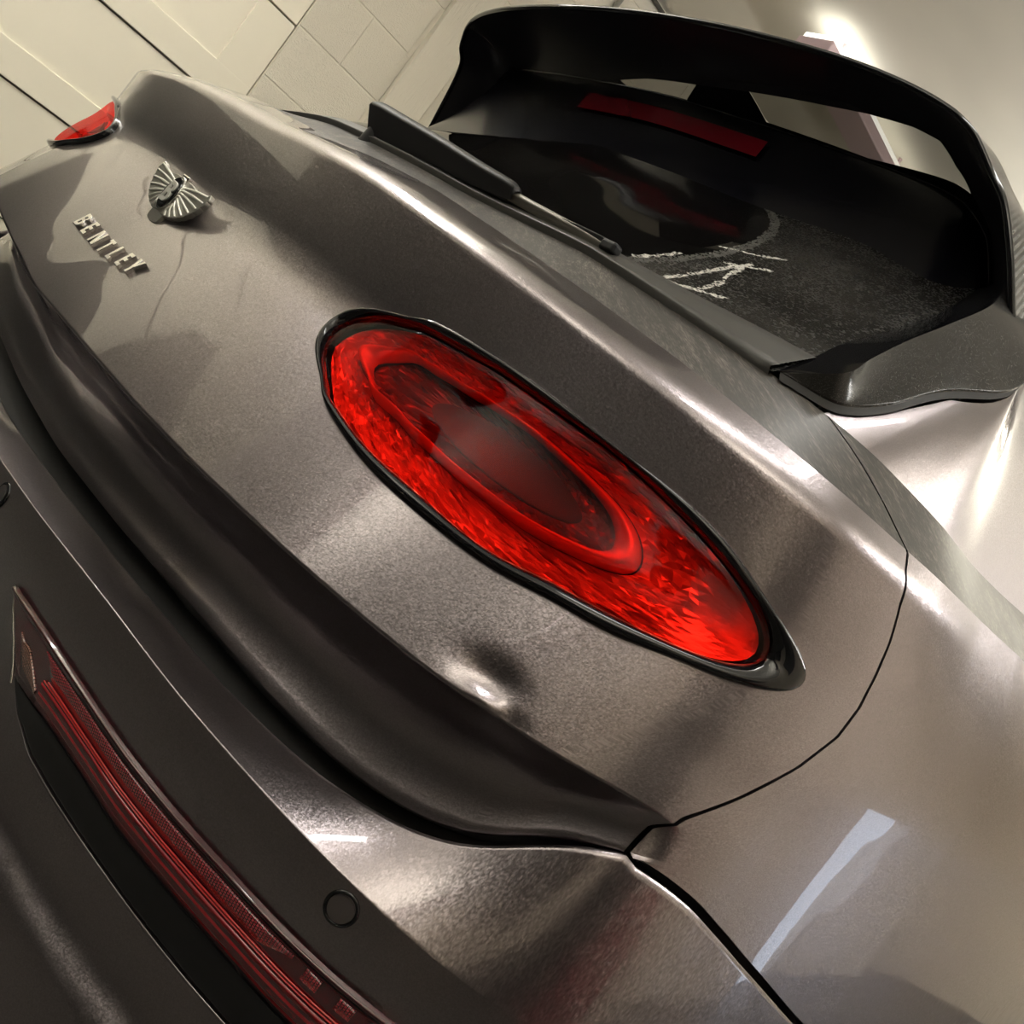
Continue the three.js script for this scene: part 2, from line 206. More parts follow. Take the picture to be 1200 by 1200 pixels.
// ================================================================ THE CAR (one thing, everything below is its parts)
const car = thing('car', 'grey brown metallic car seen from its rear corner, dented beside the oval tail light', 'car', [0, 0, 0]);
const part = (name, geo, mat, parent = car, label) => { const m = mesh(name, geo, mat, parent); if (label) m.userData.label = label; return m; };

// outlines of the lamp in skin coordinates
const outl = (o, th, k = 1) => { const n = o.r.length, t = ((th + Math.PI) / (2 * Math.PI) * n % n + n) % n, i = Math.floor(t), f = t - i; const r = lerp(o.r[i], o.r[(i + 1) % n], f) * k; return [o.c[0] + r * Math.cos(th), o.c[1] + r * Math.sin(th) / 3]; };
const inside = (o, u, v) => { const du = Math.abs(u) - o.c[0], dv = (v - o.c[1]) * 3, th = Math.atan2(dv, du), q = outl(o, th); return Math.hypot(du, dv) / Math.max(1e-6, Math.hypot(q[0] - o.c[0], (q[1] - o.c[1]) * 3)); };
const MID = { c: OUT.c, r: OUT.r.map((r, i) => { const th = -Math.PI + i / OUT.r.length * 2 * Math.PI, a = outl(OUT, th); let k = 1; for (let s = 1; s > .4; s -= .01) { const u = OUT.c[0] + (a[0] - OUT.c[0]) * s, v = OUT.c[1] + (a[1] - OUT.c[1]) * s; if (inside(INN, u, v) < 1) { k = s; break; } } return r * (k + 1) / 2; }) };

const rows = (list) => list;
const seq = (a, b, n) => Array.from({ length: n + 1 }, (_, i) => lerp(a, b, i / n));
const vTail = [...seq(1, 1.06, 3), ...seq(1.1, 4.92, 96), 4.95, 4.975, 5, 5.03, 5.08, ...seq(5.15, 6, 12)];
{
  // ---- tailgate: one pressed panel with two openings for the lamps; edges turned in
  const NU = 300, P = [], U = [], Vv = [];
  for (let i = 0; i <= NU; i++) {
    const col = [], cu = [], cv = [];
    for (const v of vTail) { const u = lerp(-1, 1, i / NU) * uH(v); col.push(skin(u, v)); cu.push(u); cv.push(v); }
    P.push(col); U.push(cu); Vv.push(cv);
  }
  const nj = vTail.length, ins = P.map((c, i) => c.map((_, j) => inside(MID, U[i][j], Vv[i][j])));
  for (let i = 1; i < NU; i++) for (let j = 1; j < nj - 1; j++) if (ins[i][j] < 1) {
    let edge = false; for (const [a, b] of [[1, 0], [-1, 0], [0, 1], [0, -1], [1, 1], [-1, -1], [1, -1], [-1, 1]]) if (ins[i + a][j + b] >= 1) edge = true;
    if (edge) { const s = U[i][j] < 0 ? -1 : 1, q = outl(MID, Math.atan2((Vv[i][j] - MID.c[1]) * 3, Math.abs(U[i][j]) - MID.c[0])); P[i][j] = skin(q[0] * s, q[1]); }
  }
  const skip = (i, j) => ins[i][j] < 1 && ins[i + 1][j] < 1 && ins[i][j + 1] < 1 && ins[i + 1][j + 1] < 1;
  // turned-in lower and side edges
  for (let i = 0; i <= NU; i++) { const last = P[i][nj - 1], n = N(U[i][nj - 1], 6); P[i].push([last[0] - n[0] * .004, last[1] - .003, last[2] - n[2] * .004], off(last, n, -.03)); }
  const geo = gridGeo(P, { skip: (i, j) => j < nj - 1 && skip(i, j), flip: true });
  const tg = part('tailgate', geo, M.paint, car, 'grey brown metallic tailgate with a dent at its lower corner');
  for (const s of [-1, 1]) part('panel_edge', gridGeo(vTail.map(v => [skin(s * uH(v), v), SH(s * uH(v), v, -.02)])), M.paint, tg);
  part('ledge', gridGeo(seq(-1, 1, 160).map(t => [...seq(0, 1, 10)].map(v => S(t * uH(v), v))), { flip: true }), M.dusty, tg, 'dust-covered ledge under the rear window');
}
{
  // ---- rear wings
  const vf = [...seq(1, 1.06, 3), ...seq(1.1, 6, 50)];
  for (const s of [1, -1]) {
    const P = [];
    for (let i = 0; i <= 90; i++) {
      const t = Math.pow(i / 90, 1.35), col = [];
      for (const v of vf) { const u0 = uH(v) + .055; col.push(S(s * lerp(u0, UMAX, t), v)); }
      const ub = lerp(10.36, UMAX, t), vb = Math.max(6.02, vG(ub) - .02);
      for (const k of seq(0, 1, 24).slice(1)) { const u = lerp(lerp(uH(6) + .055, UMAX, t), ub, k); col.push(S(s * u, lerp(6, vb, k))); }
      P.push(col);
    }
    const w = part('rear_wing', gridGeo(snapArch(P), { flip: s > 0, skip: archSkip(P) }), M.paint);
    part('panel_edge', gridGeo([...vf, ...seq(6, 7, 6)].map(v => [S(s * (uH(Math.min(v, 6)) + .055), v), SH(s * (uH(Math.min(v, 6)) + .055), v, -.02)])), M.paint, w);
    part('panel_edge', gridGeo(seq(10.36, 19.3, 48).map(u => [S(s * u, vG(u) - .02), SH(s * u, vG(u) - .02, -.02)])), M.paint, w);
    part('shoulder_ledge', gridGeo(seq(0, 1, 60).map(t => seq(0, 1, 10).map(v => S(s * lerp(uH(v) + .055, UMAX, Math.pow(t, 1.35)), v))), { flip: s > 0 }), M.dusty, w, 'dusty shoulder crease of the rear wing');
  }
}
{
  // ---- bumper
  const us = [...seq(-19.3, -10.45, 60), ...seq(-10.3, 10.3, 200), ...seq(10.45, 19.3, 60)];
  const P = us.map(u => {
    const a = Math.abs(u), vt = a < 10.31 ? 7 : vG(a) + .03, n = N(u, Math.max(vt, 7.01)), top = S(u, vt);
    const col = [off(top, n, -.03), [top[0] - n[0] * .006, top[1] - n[1] * .003, top[2] - n[2] * .006]];
    for (const k of seq(0, 1, 14)) col.push(S(u, lerp(vt, 7.97, k * k * .35 + k * .65)));
    for (const v of [8, 8.03, 8.07, ...seq(8.12, 13, 60)]) col.push(S(u, v)); return col;
  });
  part('bumper', gridGeo(snapArch(P), { flip: true, skip: archSkip(P) }), M.paint, car, 'grey brown metallic rear bumper with parking sensors');
  // black sheet added to darken every panel gap; rubber seal at the tailgate
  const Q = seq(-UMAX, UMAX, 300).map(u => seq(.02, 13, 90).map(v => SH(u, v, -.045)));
  part('gap_backing_sheet', gridGeo(Q, { skip: archSkip(Q) }), M.gap, car, 'added black sheet darkening the panel gaps, rubber seal at the tailgate');
}

// ---- tail lamps
const lampGlass = std({ name: 'red_lens', color: lin(.97, .125, .085), transmission: 1, thickness: 0, roughness: 0, ior: 1.5, specularIntensity: .22 });
const lampMirror = std({ name: 'lamp_reflector', color: lin(.92, .74, .70), metalness: .52, roughness: .15 });
const lampRed = std({ name: 'red_light_guide', color: lin(1, .44, .32), roughness: .16, metalness: .3 });
const lampDark = std({ name: 'dark_lamp_centre', color: lin(.016, .010, .010), roughness: .3 });
const lampMaroon = std({ name: 'lamp_inner_plate', color: lin(.36, .17, .15), roughness: .16, metalness: .45 });
function tailLamp(s) {
  const g = new THREE.Group(); g.name = 'tail_light'; car.add(g); g.userData.label = 'oval red tail light in a gloss black bezel';
  const NT = 160, th = i => i / NT * 2 * Math.PI;
  const at = (q, h) => SH(s * q[0], q[1], h);
  const loft = (A, B, ks, opt) => gridGeo(Array.from({ length: NT }, (_, i) => ks.map(([k, h]) => { const a = A(th(i)), b = B(th(i)); return at([lerp(a[0], b[0], k), lerp(a[1], b[1], k)], h); })), { closeI: true, ...opt });
  const o = t => outl(OUT, t), n = t => outl(INN, t), nk = k => t => outl(INN, t, k), r = k => t => outl(RING, t, k), d = k => t => outl(DARK, t, k);
  // bezel
  part('bezel', loft(o, n, [[-.01, -.012], [0, .001], [.05, .005], [.14, .0075], [.3, .0085], [.5, .0085], [.72, .007], [.88, .004], [.97, .001], [1, -.003], [1.02, -.02]]), M.gloss, g);
  // lens: gently domed
  const lensP = Array.from({ length: NT }, (_, i) => seq(0, 1, 16).map(k => at(outl(INN, th(i), k), .0005 + .011 * Math.sqrt(Math.max(0, 1 - k * k * .98)))));
  part('lens', gridGeo(lensP, { closeI: true }), lampGlass, g, 'clear red lens');
  // cut crystal reflector: coarse ring of facets
  const NF = 132, fac = (A, B, rowsN, h0, h1, amp) => {
    const P = Array.from({ length: NF }, (_, i) => Array.from({ length: rowsN + 1 }, (_, j) => {
      const t = (i + (j % 2) * .5 + (rnd() - .5) * .5) / NF * 2 * Math.PI, a = A(t), b = B(t), k = clamp(j / rowsN + (j > 0 && j < rowsN ? (rnd() - .5) * .6 / rowsN : 0), 0, 1), q = [lerp(a[0], b[0], k), lerp(a[1], b[1], k)];
      const calm = 1 - sstep(9.1, 9.5, q[0]);
      return at(q, lerp(h0, h1, k) + (j > 0 && j < rowsN ? (rnd() - .5) * amp * calm : 0));
    }));
    return gridGeo(P, { closeI: true, flat: true });
  };
  part('reflector', fac(nk(.985), r(1.06), 13, -.010, -.021, .010), lampMirror, g, 'cut crystal reflector ring');
  part('light_guide', loft(r(1.05), r(.89), [[0, -.021], [.08, -.008], [.25, -.003], [.5, -.001], [.75, -.004], [.92, -.009], [1, -.017]]), lampRed, g, 'bright red oval light guide');
  part('inner_plate', fac(r(.89), d(1.0), 7, -.020, -.013, .009), lampMaroon, g);
  const cP = Array.from({ length: NT }, (_, i) => seq(0, 1, 6).map(k => at(outl(DARK, th(i), k), -.009)));
  part('centre_plate', gridGeo(cP, { closeI: true }), lampDark, g, 'dark oval centre of the lamp');
  part('housing', gridGeo(Array.from({ length: NT }, (_, i) => [1.03, 1, .9, .6, .3, 0].map((k, j) => at(outl(INN, th(i), k), j < 1 ? -.008 : -.05))), { closeI: true }), M.gap, g);
}
tailLamp(1); tailLamp(-1);

// ---- bumper lamps
{
  const n1 = tileNoise(128, 32);
  const prism = dataTex(128, 128, (x, y) => { const gx = x % 8, gy = (y + ((x >> 3) % 2) * 4) % 8, e = gx < 2 || gy < 2; const l = e ? .03 : .16 + .12 * n1(x, y); return [toS(l * 1.6), toS(l * .16), toS(l * .22)]; }, { srgb: true, repeat: [24, 24] });
  const prismP = dataTex(128, 128, (x, y) => { const e = x % 8 < 2 || y % 8 < 2; const l = e ? .03 : .22 + .2 * n1(x, y); return [toS(l), toS(l * .5), toS(l * .38)]; }, { srgb: true, repeat: [24, 24] });
  const ribs = dataTex(8, 128, (x, y) => { const l = (y % 16 < 5 ? .30 : .075) * (.8 + .4 * rnd()); return [toS(l * 1.3), toS(l * .04), toS(l * .07)]; }, { srgb: true, repeat: [10, 14] });
  const mRed = std({ name: 'dark_red_lens', color: lin(.085, .003, .008), roughness: .12, clearcoat: 1, clearcoatRoughness: .03 });
  const mPrism = std({ name: 'red_prism_band', map: prism, roughness: .25, clearcoat: 1 }), mPale = std({ name: 'pale_prism', map: prismP, roughness: .25, clearcoat: 1 }), mRib = std({ name: 'ribbed_red_lens', map: ribs, roughness: .2, clearcoat: 1 });
  const mLine = std({ name: 'bright_red_line', color: lin(.55, .02, .02), roughness: .2, clearcoat: 1 });
  const top = u => interp([4.19, 6.08, 6.8, 7.4, 7.9, 8.5, 9.03, 9.55, 11], [9.27, 9.292, 9.297, 9.28, 9.25, 9.245, 9.225, 9.19, 9.12], u);
  const bot = u => interp([4.19, 4.635, 5.94, 6.6, 6.94, 7.57, 8.2, 8.8, 11], [9.27, 9.945, 9.885, 9.865, 9.875, 9.85, 9.84, 9.86, 9.86], u);
  const low = u => interp([4.63, 4.66, 5.0, 5.92, 6.3, 7.0, 8.5, 11], [9.95, 10.02, 10.23, 10.365, 10.38, 10.355, 10.38, 10.40], u);
  for (const s of [1, -1]) {
    const g = new THREE.Group(); g.name = 'bumper_light'; car.add(g); g.userData.label = 'long dark red lamp let into the bumper';
    const strip = (u0, u1, f0, f1, h, nu = 60, nv = 4, edge = true) => gridGeo(seq(u0, u1, nu).map(u => { const c = seq(0, 1, nv).map(k => SH(s * u, lerp(f0(u), f1(u), k), h)); return edge ? [SH(s * u, f0(u), -.006), ...c, SH(s * u, f1(u), -.006)] : c; }), { flip: s > 0 });
    const fr = k => u => lerp(top(u), bot(u), k);
    part('pocket', strip(4.64, 11, bot, low, .0015, 70, 5), M.gloss, g, 'gloss black recess under the lamp');
    part('lens', strip(4.2, 11, top, bot, .0025, 70, 6), mRed, g, 'dark red lens');
    part('lens_rim', strip(4.2, 11, u => top(u) - .03, fr(.06), .0045, 70, 2), std({ name: 'red_rim', color: lin(.05, .002, .006), roughness: .08, clearcoat: 1 }), g);
    part('prism_band', strip(5.15, 8.62, fr(.14), u => fr(.14 + .26 * sstep(5.1, 5.7, u) * (1 - .8 * sstep(8.3, 8.62, u)))(u), .0034, 60, 3), mPrism, g, 'red reflector band of small prisms');
    part('prism_diamond', strip(4.55, 5.16, u => fr(interp([4.55, 4.75, 5.16], [.42, .40, .80], u))(u), u => fr(interp([4.55, 4.75, 5.16], [.43, .85, .86], u))(u), .0036, 14, 3), mPale, g, 'pale prism patch');
    part('ribbed_band', strip(5.3, 11, fr(.58), fr(.96), .0034, 60, 4), mRib, g, 'ribbed lower part of the lamp');
    for (const [k, a, b] of [[.47, 5.6, 11], [.52, 5.4, 11]]) part('light_line', tubeGeo(seq(a, b, 30).map(u => SH(s * u, fr(k)(u), .0036)), .0009, 5), mLine, g);
    for (let i = 0; i < 5; i++) { const u0 = 8.75 + i * .34; part('prism_tooth', strip(u0, u0 + .16, fr(.14), fr(.34), .0034, 3, 2), mPrism, g); }
    part('bright_edge', tubeGeo([[4.17, 9.24], [4.25, 9.45], [4.42, 9.7], [4.58, 9.95], [4.63, 10.05]].map(([u, v]) => SH(s * u, v, .001)), .0014, 6), M.chrome, g, 'bright thin edge at the tip of the lamp');
    part('lower_edge', tubeGeo(seq(4.64, 11, 40).map(u => SH(s * u, low(u), .0005)), .0016, 6), M.paint, g);
  }
}
// ---- parking sensors
for (const [u, v] of [[8.698, 8.455], [3.139, 8.479], [-3.139, 8.479], [-8.698, 8.455]]) {
  const g = new THREE.Group(); g.name = 'parking_sensor'; car.add(g);
  const p = S(u, v), n = V(...N(u, v)); if (n.z < 0) n.negate();
  g.position.set(...p); g.quaternion.setFromUnitVectors(V(0, 0, 1), n);
  part('sensor_face', new THREE.CylinderGeometry(.0098, .0098, .004, 32).rotateX(Math.PI / 2), M.paint, g);
  part('sensor_ring', new THREE.TorusGeometry(.0118, .0016, 8, 40), M.gloss, g);
}

// ---- upper sheet: rear window, its surround and the pillar foot (w = distance up from the ledge)
function upper(u, w, h = 0) {
  const a = Math.abs(u), P = crom(EXT[0], a + 3), k = sstep(8.2, 15, a);
  const d = V(-.13 * Math.min(P[0] / .7, 1), .574, -.81).multiplyScalar(1 - k).addScaledVector(V(-.5, .78, -.3), k).normalize();
  const n = V(.05 * P[0], .819, .574).multiplyScalar(1 - k).addScaledVector(V(.82, .52, .15), k); n.addScaledVector(d, -n.dot(d)).normalize();
  const q = [P[0] + d.x * w + n.x * h, P[1] + d.y * w + n.y * h, P[2] + d.z * w + n.z * h];
  if (u < 0) { q[0] = -q[0]; q[1] -= sstep(.5, 4, a) * (.03 + .26 * w); } return q;
}
{
  // dust on the glass: everywhere but in the sector that the wiper sweeps; smeared dried streaks beside it
  const TW = 2048, TH = 760, X0 = -.85, X1 = .85, W1 = .62, f1 = tileNoise(TW, 1000), f2 = tileNoise(TW, 300), f3 = tileNoise(TW, 40);
  const streaks = [[[.585, .022], [.575, .07], [.565, .11], [.555, .15], [.548, .185]], [[.605, .06], [.592, .10], [.572, .13], [.556, .165]], [[.52, .11], [.528, .075], [.53, .045]], [[.50, .19], [.525, .225], [.535, .255]], [[.545, .155], [.556, .178], [.562, .20]], [[.565, .02], [.60, .045], [.625, .07]]];
  const segd = (x, y, a, b) => { const dx = b[0] - a[0], dy = b[1] - a[1], t = clamp(((x - a[0]) * dx + (y - a[1]) * dy) / (dx * dx + dy * dy), 0, 1); return Math.hypot(x - a[0] - t * dx, y - a[1] - t * dy); };
  const wiped = (x, w) => { const r = Math.hypot(x - .01, w - .02); return r < .528 && r > .02; };
  const amount = (px, py) => {
    const x = lerp(X0, X1, px / TW), w = py / TH * W1; let d = 0, st = 0;
    const nn = f1(px, py);
    if (!wiped(x, w) || w < .03) { const k = f1(px, py) * .75 + f2(px, py) * .3; const q = rnd(); d = .14 + .10 * f3(px, py) + (f1(px, py) > .68 ? .34 * (f1(px, py) - .5) * 2 * (.4 + .6 * f2(px, py)) : 0) + (q > .9985 ? .4 : 0); } else d = .004 * f2(px, py);
    const rr = Math.hypot(x - .01, w - .02); if (Math.abs(rr - .53) < .004 + .004 * f2(px, py) && w > .03 && nn > .4) d = Math.max(d, .5);
    for (const s of streaks) for (let i = 0; i + 1 < s.length; i++) { const q = segd(x, w, s[i], s[i + 1]); if (q < .0034 * (.2 + 1.3 * f2(px, py)) && nn > .35) st = Math.max(st, .5 + .5 * nn); }
    return [d, st];
  };
  const A = []; for (let y = 0; y < TH; y++) for (let x = 0; x < TW; x++) A.push(amount(x, y));
  const cm = dataTex(TW, TH, (x, y) => { const [d, s] = A[y * TW + x], l = lerp(lerp(.004, .17, d * d), .5, s); return [toS(l), toS(l * .96), toS(l * .88)]; }, { srgb: true });
  const rm = dataTex(TW, TH, (x, y) => { const [d, s] = A[y * TW + x], q = Math.round(255 * clamp(.04 + d * .9 + s, 0, .8)); return [q, q, q]; });
  for (const t of [cm, rm]) t.wrapS = t.wrapT = THREE.ClampToEdgeWrapping;
  const glassM = std({ name: 'dusty_privacy_glass', map: cm, roughnessMap: rm, roughness: 1 });
  const gu = seq(-8.55, 8.55, 120), gw = seq(-.004, .52, 40);
  const geo = gridGeo(gu.map(u => gw.map(w => upper(u, w, .004))), { flip: true });
  { const p = geo.attributes.position, uv = geo.attributes.uv; for (let i = 0; i < gu.length; i++) for (let j = 0; j < gw.length; j++) { const k = i * gw.length + j; uv.setXY(k, (p.getX(k) - X0) / (X1 - X0), clamp(gw[j] / W1, 0, 1)); } }
  const rw = part('rear_window', geo, glassM, car, 'black rear window, dusty outside the arc the wiper sweeps');
  part('lower_trim', gridGeo(seq(-8.5, 8.5, 120).map(u => [upper(u, -.004, -.006), ...seq(-.004, interp([0, 5, 6.2, 7, 8.5], [.022, .022, .025, .036, .062], Math.abs(u)), 4).map(w => upper(u, w, .007)), upper(u, interp([0, 5, 6.2, 7, 8.5], [.022, .022, .025, .036, .062], Math.abs(u)) + .001, .003)]), { flip: true }), std({ name: 'grey_trim', color: lin(.045, .043, .04), roughness: .4 }), rw, 'grey seal along the lower edge of the glass');
  part('glass_backing', gridGeo(seq(-8.9, 8.9, 60).map(u => seq(-.03, .7, 10).map(w => upper(u, w, -.02)))), M.gap, rw);
}
// ---- gloss black foot of the pillar trim, each side
const speck = dataTex(256, 256, (x, y) => { const k = rnd() > .965 ? .08 + .16 * rnd() : .012 + .012 * rnd(); return [toS(k), toS(k * .97), toS(k * .93)]; }, { srgb: true, repeat: [7, 7] });
M.footGloss = std({ name: 'dust_flecked_gloss_black', map: speck, roughness: .2, specularIntensity: .5 });
for (const s of [1, -1]) {
  const base = [[8.55, .0, .004], [8.435, .065, .004], [8.264, .132, .004], [8.158, .223, .004], [7.993, .328, .004], [7.8, .40, .004], [7.5, .49, .004]];
  const ridge = [[8.75, .003, .010], [9.24, .019, .03], [9.122, .071, .03], [8.95, .15, .03], [8.771, .247, .03], [8.5, .37, .032], [8.0, .47, .035]].map(q => s < 0 ? [q[0], q[1], q[2] * .2] : q);
  const foot = [[8.62, -.001, 0], [9.222, .009, .001], [9.447, .03, .001], [9.598, .071, .001], [9.872, .172, .001], [11.3, .245, .001], [13.5, .33, .001]];
  const g = new THREE.Group(); g.name = 'pillar_trim'; car.add(g); g.userData.label = 'gloss black trim at the foot of the roof spoiler';
  const at = (C, t) => { const q = crom(C, t); return upper(s * q[0], q[1], q[2]); };
  const ts = seq(0, 6, 60);
  part('inner_face', gridGeo(ts.map(t => { const a = at(base, t), b = at(ridge, t); return seq(0, 1, 8).map(k => a.map((x, i) => lerp(x, b[i], k))); })), M.gloss, g);
  part('outer_face', gridGeo(ts.map(t => { const b = at(ridge, t), c = at(foot, t), q = crom(foot, t), e = upper(s * q[0], q[1], q[2] + .007); return [...seq(0, 1, 14).map(k => b.map((x, i) => (1 - k) * (1 - k) * x + 2 * k * (1 - k) * lerp(lerp(x, c[i], .62), e[i], .6) + k * k * e[i])), c]; })), M.footGloss, g);
  part('seal', gridGeo(ts.map(t => { const q = crom(foot, t); return [upper(s * q[0], q[1], .006), upper(s * (q[0] + .05 + .12 * sstep(3, 6, t)), q[1] - .004, .0015)]; })), M.gap, g);
}
// ---- quarter panels between shoulder and pillar trim
for (const s of [1, -1]) {
  const foot = u => interp([9.2, 9.45, 9.6, 9.87, 11.3, 13.5, 15, 23], [.006, .024, .06, .16, .236, .32, .36, .36], u) * (1 - .9 * sstep(23.6, UMAX, u));
  part('quarter_panel', gridGeo([...seq(9.3, 10, 30), ...seq(10.05, UMAX, 80)].map(u => seq(0, 1, 24).map(k => { const w = foot(u) * k; return upper(s * u, w, .022 * Math.sin(Math.PI * k) * sstep(9.3, 12, u) * .4); })), { flip: s > 0 }), M.paint);
}
// ---- roof spoiler
const mir = L => [...L.slice(1).reverse().map(p => [-p[0], p[1], p[2]]), ...L];
const sK = [-1, -.95, -.9, -.8, -.6, -.3, 0, .3, .6, .8, .9, .95, 1];
const TEk = [[-.66, 1.27, -.56], [-.62, 1.53, -.50], [-.602, 1.58, -.458], [-.555, 1.614, -.42], [-.40, 1.619, -.373], [-.2, 1.628, -.349], [0, 1.637, -.341], [.207, 1.641, -.347], [.40, 1.638, -.367], [.54, 1.617, -.388], [.60, 1.582, -.42], [.645, 1.543, -.434], [.70, 1.46, -.475]];
const IEk = mir([[0, 1.605, -.478], [.19, 1.605, -.487], [.37, 1.605, -.504], [.50, 1.603, -.524], [.55, 1.585, -.54], [.585, 1.55, -.56], [.65, 1.44, -.58]]);
const GLk = ((L) => L.map((p, i) => i < 6 ? [p[0], p[1] - .05 * (6 - i) / 2, p[2]] : p))(mir([[0, 1.437, -.43], [.19, 1.437, -.43], [.40, 1.436, -.435], [.56, 1.436, -.445], [.61, 1.434, -.45], [.64, 1.432, -.455], [.69, 1.425, -.46]]));
const kn = s => { for (let i = 1; i < sK.length; i++) if (s <= sK[i]) return i - 1 + (s - sK[i - 1]) / (sK[i] - sK[i - 1]); return sK.length - 1; };
const TE = s => crom(TEk, kn(s)), IE = s => crom(IEk, kn(s)), GLi = s => crom(GLk, kn(s));
{
  const g = new THREE.Group(); g.name = 'roof_spoiler'; car.add(g); g.userData.label = 'gloss black roof spoiler hooding the rear window';
  const ss = [...seq(-1, -.8, 24), ...seq(-.79, .79, 120), ...seq(.8, 1, 24)];
  const mix = (a, b, k) => a.map((x, i) => lerp(x, b[i], k));
  // underside between trailing edge and inner edge; two slots open between its rear and front strips
  const S2 = seq(-1, 1, 260);
  const under = (s, f) => { const p = mix(TE(s), IE(s), f); p[1] += .012 * Math.sin(Math.PI * f); return p; };
  const fTop = s => interp([-1, -.27, -.08, .10, .27, .5, .69, .75, .84, 1], [.97, .98, .86, .80, .72, .62, .52, .54, .86, .9], s);
  const fBot = s => interp([-1, -.27, -.16, .06, .10, .27, .32, .61, .84, 1], [.97, .98, .988, .98, .80, .72, .96, .975, .86, .9], s);
  const US = [...seq(-1, -.27, 60), ...seq(-.26, .84, 220), ...seq(.85, 1, 24)];
  part('underside', gridGeo(US.map(s => seq(0, 1, 24).map(k => under(s, fTop(s) * k)))), std({ name: 'spoiler_gloss', color: lin(.024, .023, .027), roughness: .25 }), g);
  part('slot_sill', gridGeo(US.map(s => seq(0, 1, 8).map(k => under(s, lerp(fBot(s), 1, k))))), M.semi, g);
  part('inner_panel', gridGeo(S2.map(s => seq(0, 1, 16).map(f => { const p = mix(IE(s), GLi(s), f); p[2] -= .02 * Math.sin(Math.PI * f); return p; }))), M.semi, g);
  // edge and outer skin over the roof
  const out = (s, k) => { const t = TE(s), e = sstep(.78, 1, Math.abs(s)), sg = Math.sign(s), F = [t[0] * lerp(.98, 1, e) + sg * e * .10, lerp(1.70, t[1] + .05, e), -1.05]; const p = mix(t, F, k); p[1] += .028 * Math.sin(Math.PI * Math.min(1, k * 1.0)) * (1 - e) + .004; p[0] += sg * e * .02 * Math.sin(Math.PI * k); return p; };
  const wv = dataTex(64, 64, (x, y) => { const a = ((x >> 3) + (y >> 3)) % 4 < 2; const k = a ? .10 + .03 * rnd() : .018; return [toS(k), toS(k), toS(k * .95)]; }, { srgb: true, repeat: [48, 48] });
  const kk = seq(0, 1, 60);
  part('outer_skin', gridGeo(S2.map(s => kk.map(k => out(s, k))), { skip: (i, j) => S2[i] > -.45 && S2[i] < .93 && kk[j] > .07 && kk[j] < .6 }), std({ name: 'carbon_weave', map: wv, roughness: .25, clearcoat: 1 }), g, 'carbon weave outer skin');
  part('trailing_edge', tubeGeo(seq(-1, 1, 60).map(s => { const p = TE(s); p[1] += .002; return p; }), .0042, 8, 240), M.gloss, g);
  part('crease_line', tubeGeo(seq(-.97, .97, 40).map(s => IE(s)), .0022, 6, 160), M.gloss, g);
  for (const [a, b] of [[-.27, .10], [.27, .84]]) part('added_slot_pane', gridGeo(seq(a, b, 40).map(s => seq(fTop(s) - .04, Math.min(.995, fBot(s) + .012), 6).map(f => { const p = under(s, f); p[1] += .0015; return p; }))), std({ name: 'dimming_pane', color: lin(.22, .215, .2), transmission: 1, thickness: 0, roughness: 0 }), g, 'added pane dimming the view through the spoiler slot');  // pane added to dim the bright ceiling behind the slots
  const bl = (s0, s1, f0, f1, h) => gridGeo(seq(s0, s1, 40).map(s => seq(f0, f1, 4).map(f => { const p = mix(IE(s), GLi(s), f); p[2] += h - .02 * Math.sin(Math.PI * f); return p; })));
  part('brake_light', bl(-.30, .36, .14, .30, .006), std({ name: 'third_brake_lens', color: lin(.16, .004, .012), roughness: .1, clearcoat: 1 }), g, 'long dark red brake light under the spoiler');
}
